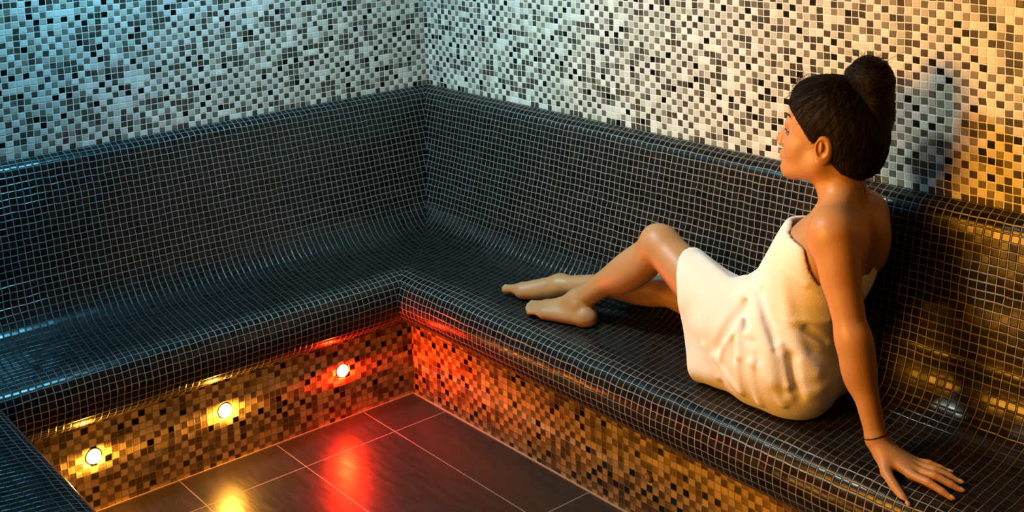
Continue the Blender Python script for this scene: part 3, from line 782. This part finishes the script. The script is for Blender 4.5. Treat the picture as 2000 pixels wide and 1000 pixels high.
def strand(a, dirs, n=7, L=.05, r=.0006):
    a = np.array(a, float); P = [a]; d = np.array(dirs, float); d /= np.linalg.norm(d)
    w = np.array([R_(1), R_(1), R_(1)])
    for i in range(n):
        d = d + w * .16 + np.array([R_(.14), R_(.14), R_(.14)]); d /= np.linalg.norm(d); P.append(P[-1] + d * L / n)
    st.append((P, r, r * .35))
from mathutils.bvhtree import BVHTree
bpy.context.view_layer.update()
dg = bpy.context.evaluated_depsgraph_get()
def tree(*obs):
    vs, fs = [], []
    for o in obs:
        b = len(vs); vs += [v.co.copy() for v in o.data.vertices]; fs += [tuple(b + k for k in q.vertices) for q in o.data.polygons]
    return BVHTree.FromPolygons(vs, fs)
skin_t = tree(hair, bun)
bunv = Vector(map(float, BUN))
flow = []
hv = [v.co.copy() for v in hair.data.vertices]
for i in range(1700):
    p_ = random.choice(hv).copy(); P = []
    fl = Vector((R_(.25), R_(.25), R_(.25)))
    lift = random.uniform(.0002, .0022)
    for k_ in range(random.randint(7, 15)):
        co, no, ix, ds = skin_t.find_nearest(p_)
        if co is None: break
        P.append(co + no * (lift + .0006 * math.sin(k_ * 1.1 + i)))
        d = (bunv - co); d = (d - no * d.dot(no)).normalized() + fl; d = (d - no * d.dot(no)).normalized()
        if (bunv - co).length < .05: break
        p_ = co + d * .008
    if len(P) > 3:
        # first hairs begin a little in front of the hairline
        P.insert(0, P[0] - (P[1] - P[0]) * .9); flow.append((P, .00055, .0003))
bv = [v.co.copy() for v in bun.data.vertices]
ub = Vector(map(float, HU)); lb = Vector(map(float, HL))
for i in range(700):
    p_ = random.choice(bv).copy(); P = []
    if (p_ - bunv).dot(ub) < -.11: continue
    ax_ = (ub + lb * R_(.6) + Vector((R_(.5), R_(.5), R_(.5)))).normalized(); lift = random.uniform(.0004, .0035)
    for k_ in range(random.randint(6, 13)):
        co, no, ix, ds = skin_t.find_nearest(p_); P.append(co + no * (lift + .001 * math.sin(k_ * 1.3 + i)))
        d = ax_.cross(no); d = (d - no * d.dot(no)).normalized(); p_ = co + d * .008
    flow.append((P, .0006, .0003))
fs_ = tube_mesh('hair_strands', flow, M_HAIR, hair, n=3); tag(fs_, kind='stuff')
for i in range(60): strand(H(.085 + R_(.012), R_(.06), .115 + R_(.02)), -HF * .7 + HU * .75 + HL * R_(.5), L=random.uniform(.03, .07))
for i in range(40): strand(H(-.085 + R_(.02), R_(.06), -.070 + R_(.02)), -HU * .9 - HF * .5 + HL * R_(.6), L=random.uniform(.03, .07))
for i in range(60): strand(BUN + HF * R_(.04) + HL * R_(.04) + HU * .045, HU * .5 + HF * R_(1) + HL * R_(1), L=random.uniform(.03, .06))
for i in range(16): strand(H(-.115, R_(.05), .06 + R_(.05)), -HF * .8 - HU * .8 + HL * R_(.5), L=random.uniform(.03, .07))
ls = tube_mesh('loose_strands', st, M_HAIR, hair); tag(ls, kind='stuff')
for sg in (1, -1):
    br = [([H(.088 - .010 * t * t, (.014 + .034 * t) * sg, .046 + .010 * math.sin(t * 2.4)) + HF * .004 for t in (0, .25, .5, .75, 1)], .0030, .0012)]
    keep(tube_mesh('eyebrow', br, M_HAIR, woman))
    keep(implicit('eye', [('+', Ell(H(.082, .031 * sg, .015), (.0135, .0135, .0125), HA), 0)], H(.082, .031 * sg, .015) - .03, H(.082, .031 * sg, .015) + .03, .0015, M_EYE, woman, it=1))
    la = [([H(.094 - .014 * t * t, (.018 + .028 * t) * sg, .0165 + .004 * math.sin(t * 3)) + HF * .003 for t in (0, .25, .5, .75, 1)], .0020, .0010)]
    keep(tube_mesh('eyelashes', la, M_HAIR, woman))
# band round the left wrist
wd = _v(Lwr) - _v(Lel); wd = wd / np.linalg.norm(wd); wc = _v(Lwr) - wd * .012
e1 = np.cross(wd, (0, 0, 1.0)); e1 /= np.linalg.norm(e1); e2 = np.cross(wd, e1)
ring = [wc + (e1 * math.cos(a) + e2 * math.sin(a)) * .0300 + wd * .004 * math.sin(a + 1) for a in [i * 2 * math.pi / 32 for i in range(33)]]
keep(tube_mesh('wrist_band', [(ring, .0022, .0022)], M_BAND, woman, n=8))
# finger and toe nails
def nail(P0, P1, r, w, L, up=(0, 0, 1)):
    P0, P1 = _v(P0), _v(P1); d = (P1 - P0) / np.linalg.norm(P1 - P0); u = np.array(up, float); u = u - d * (u @ d); u /= np.linalg.norm(u); s = np.cross(d, u)
    c = P1 - d * (L * .25) + u * r * .62
    keep(implicit('nail', [('+', Ell(c, (L, w, r * .42), [d, s, u]), 0)], c - .02, c + .02, .0012, M_NAIL, woman, it=1))
for n_, P in FING.items(): nail(P[2], P[3], .0088 if n_ == 'thumb' else .0075, .0062 if n_ == 'thumb' else .0050, .0088)
for lst, k0 in ((legL, len(legL) - 9), (legR, len(legR) - 9)):
    for i in range(5):
        c = lst[len(lst) - 10 + 2 * i + 1][1]; nail(c.a, c.b, float(c.rb), float(c.rb) * .62, float(c.rb) * .62)
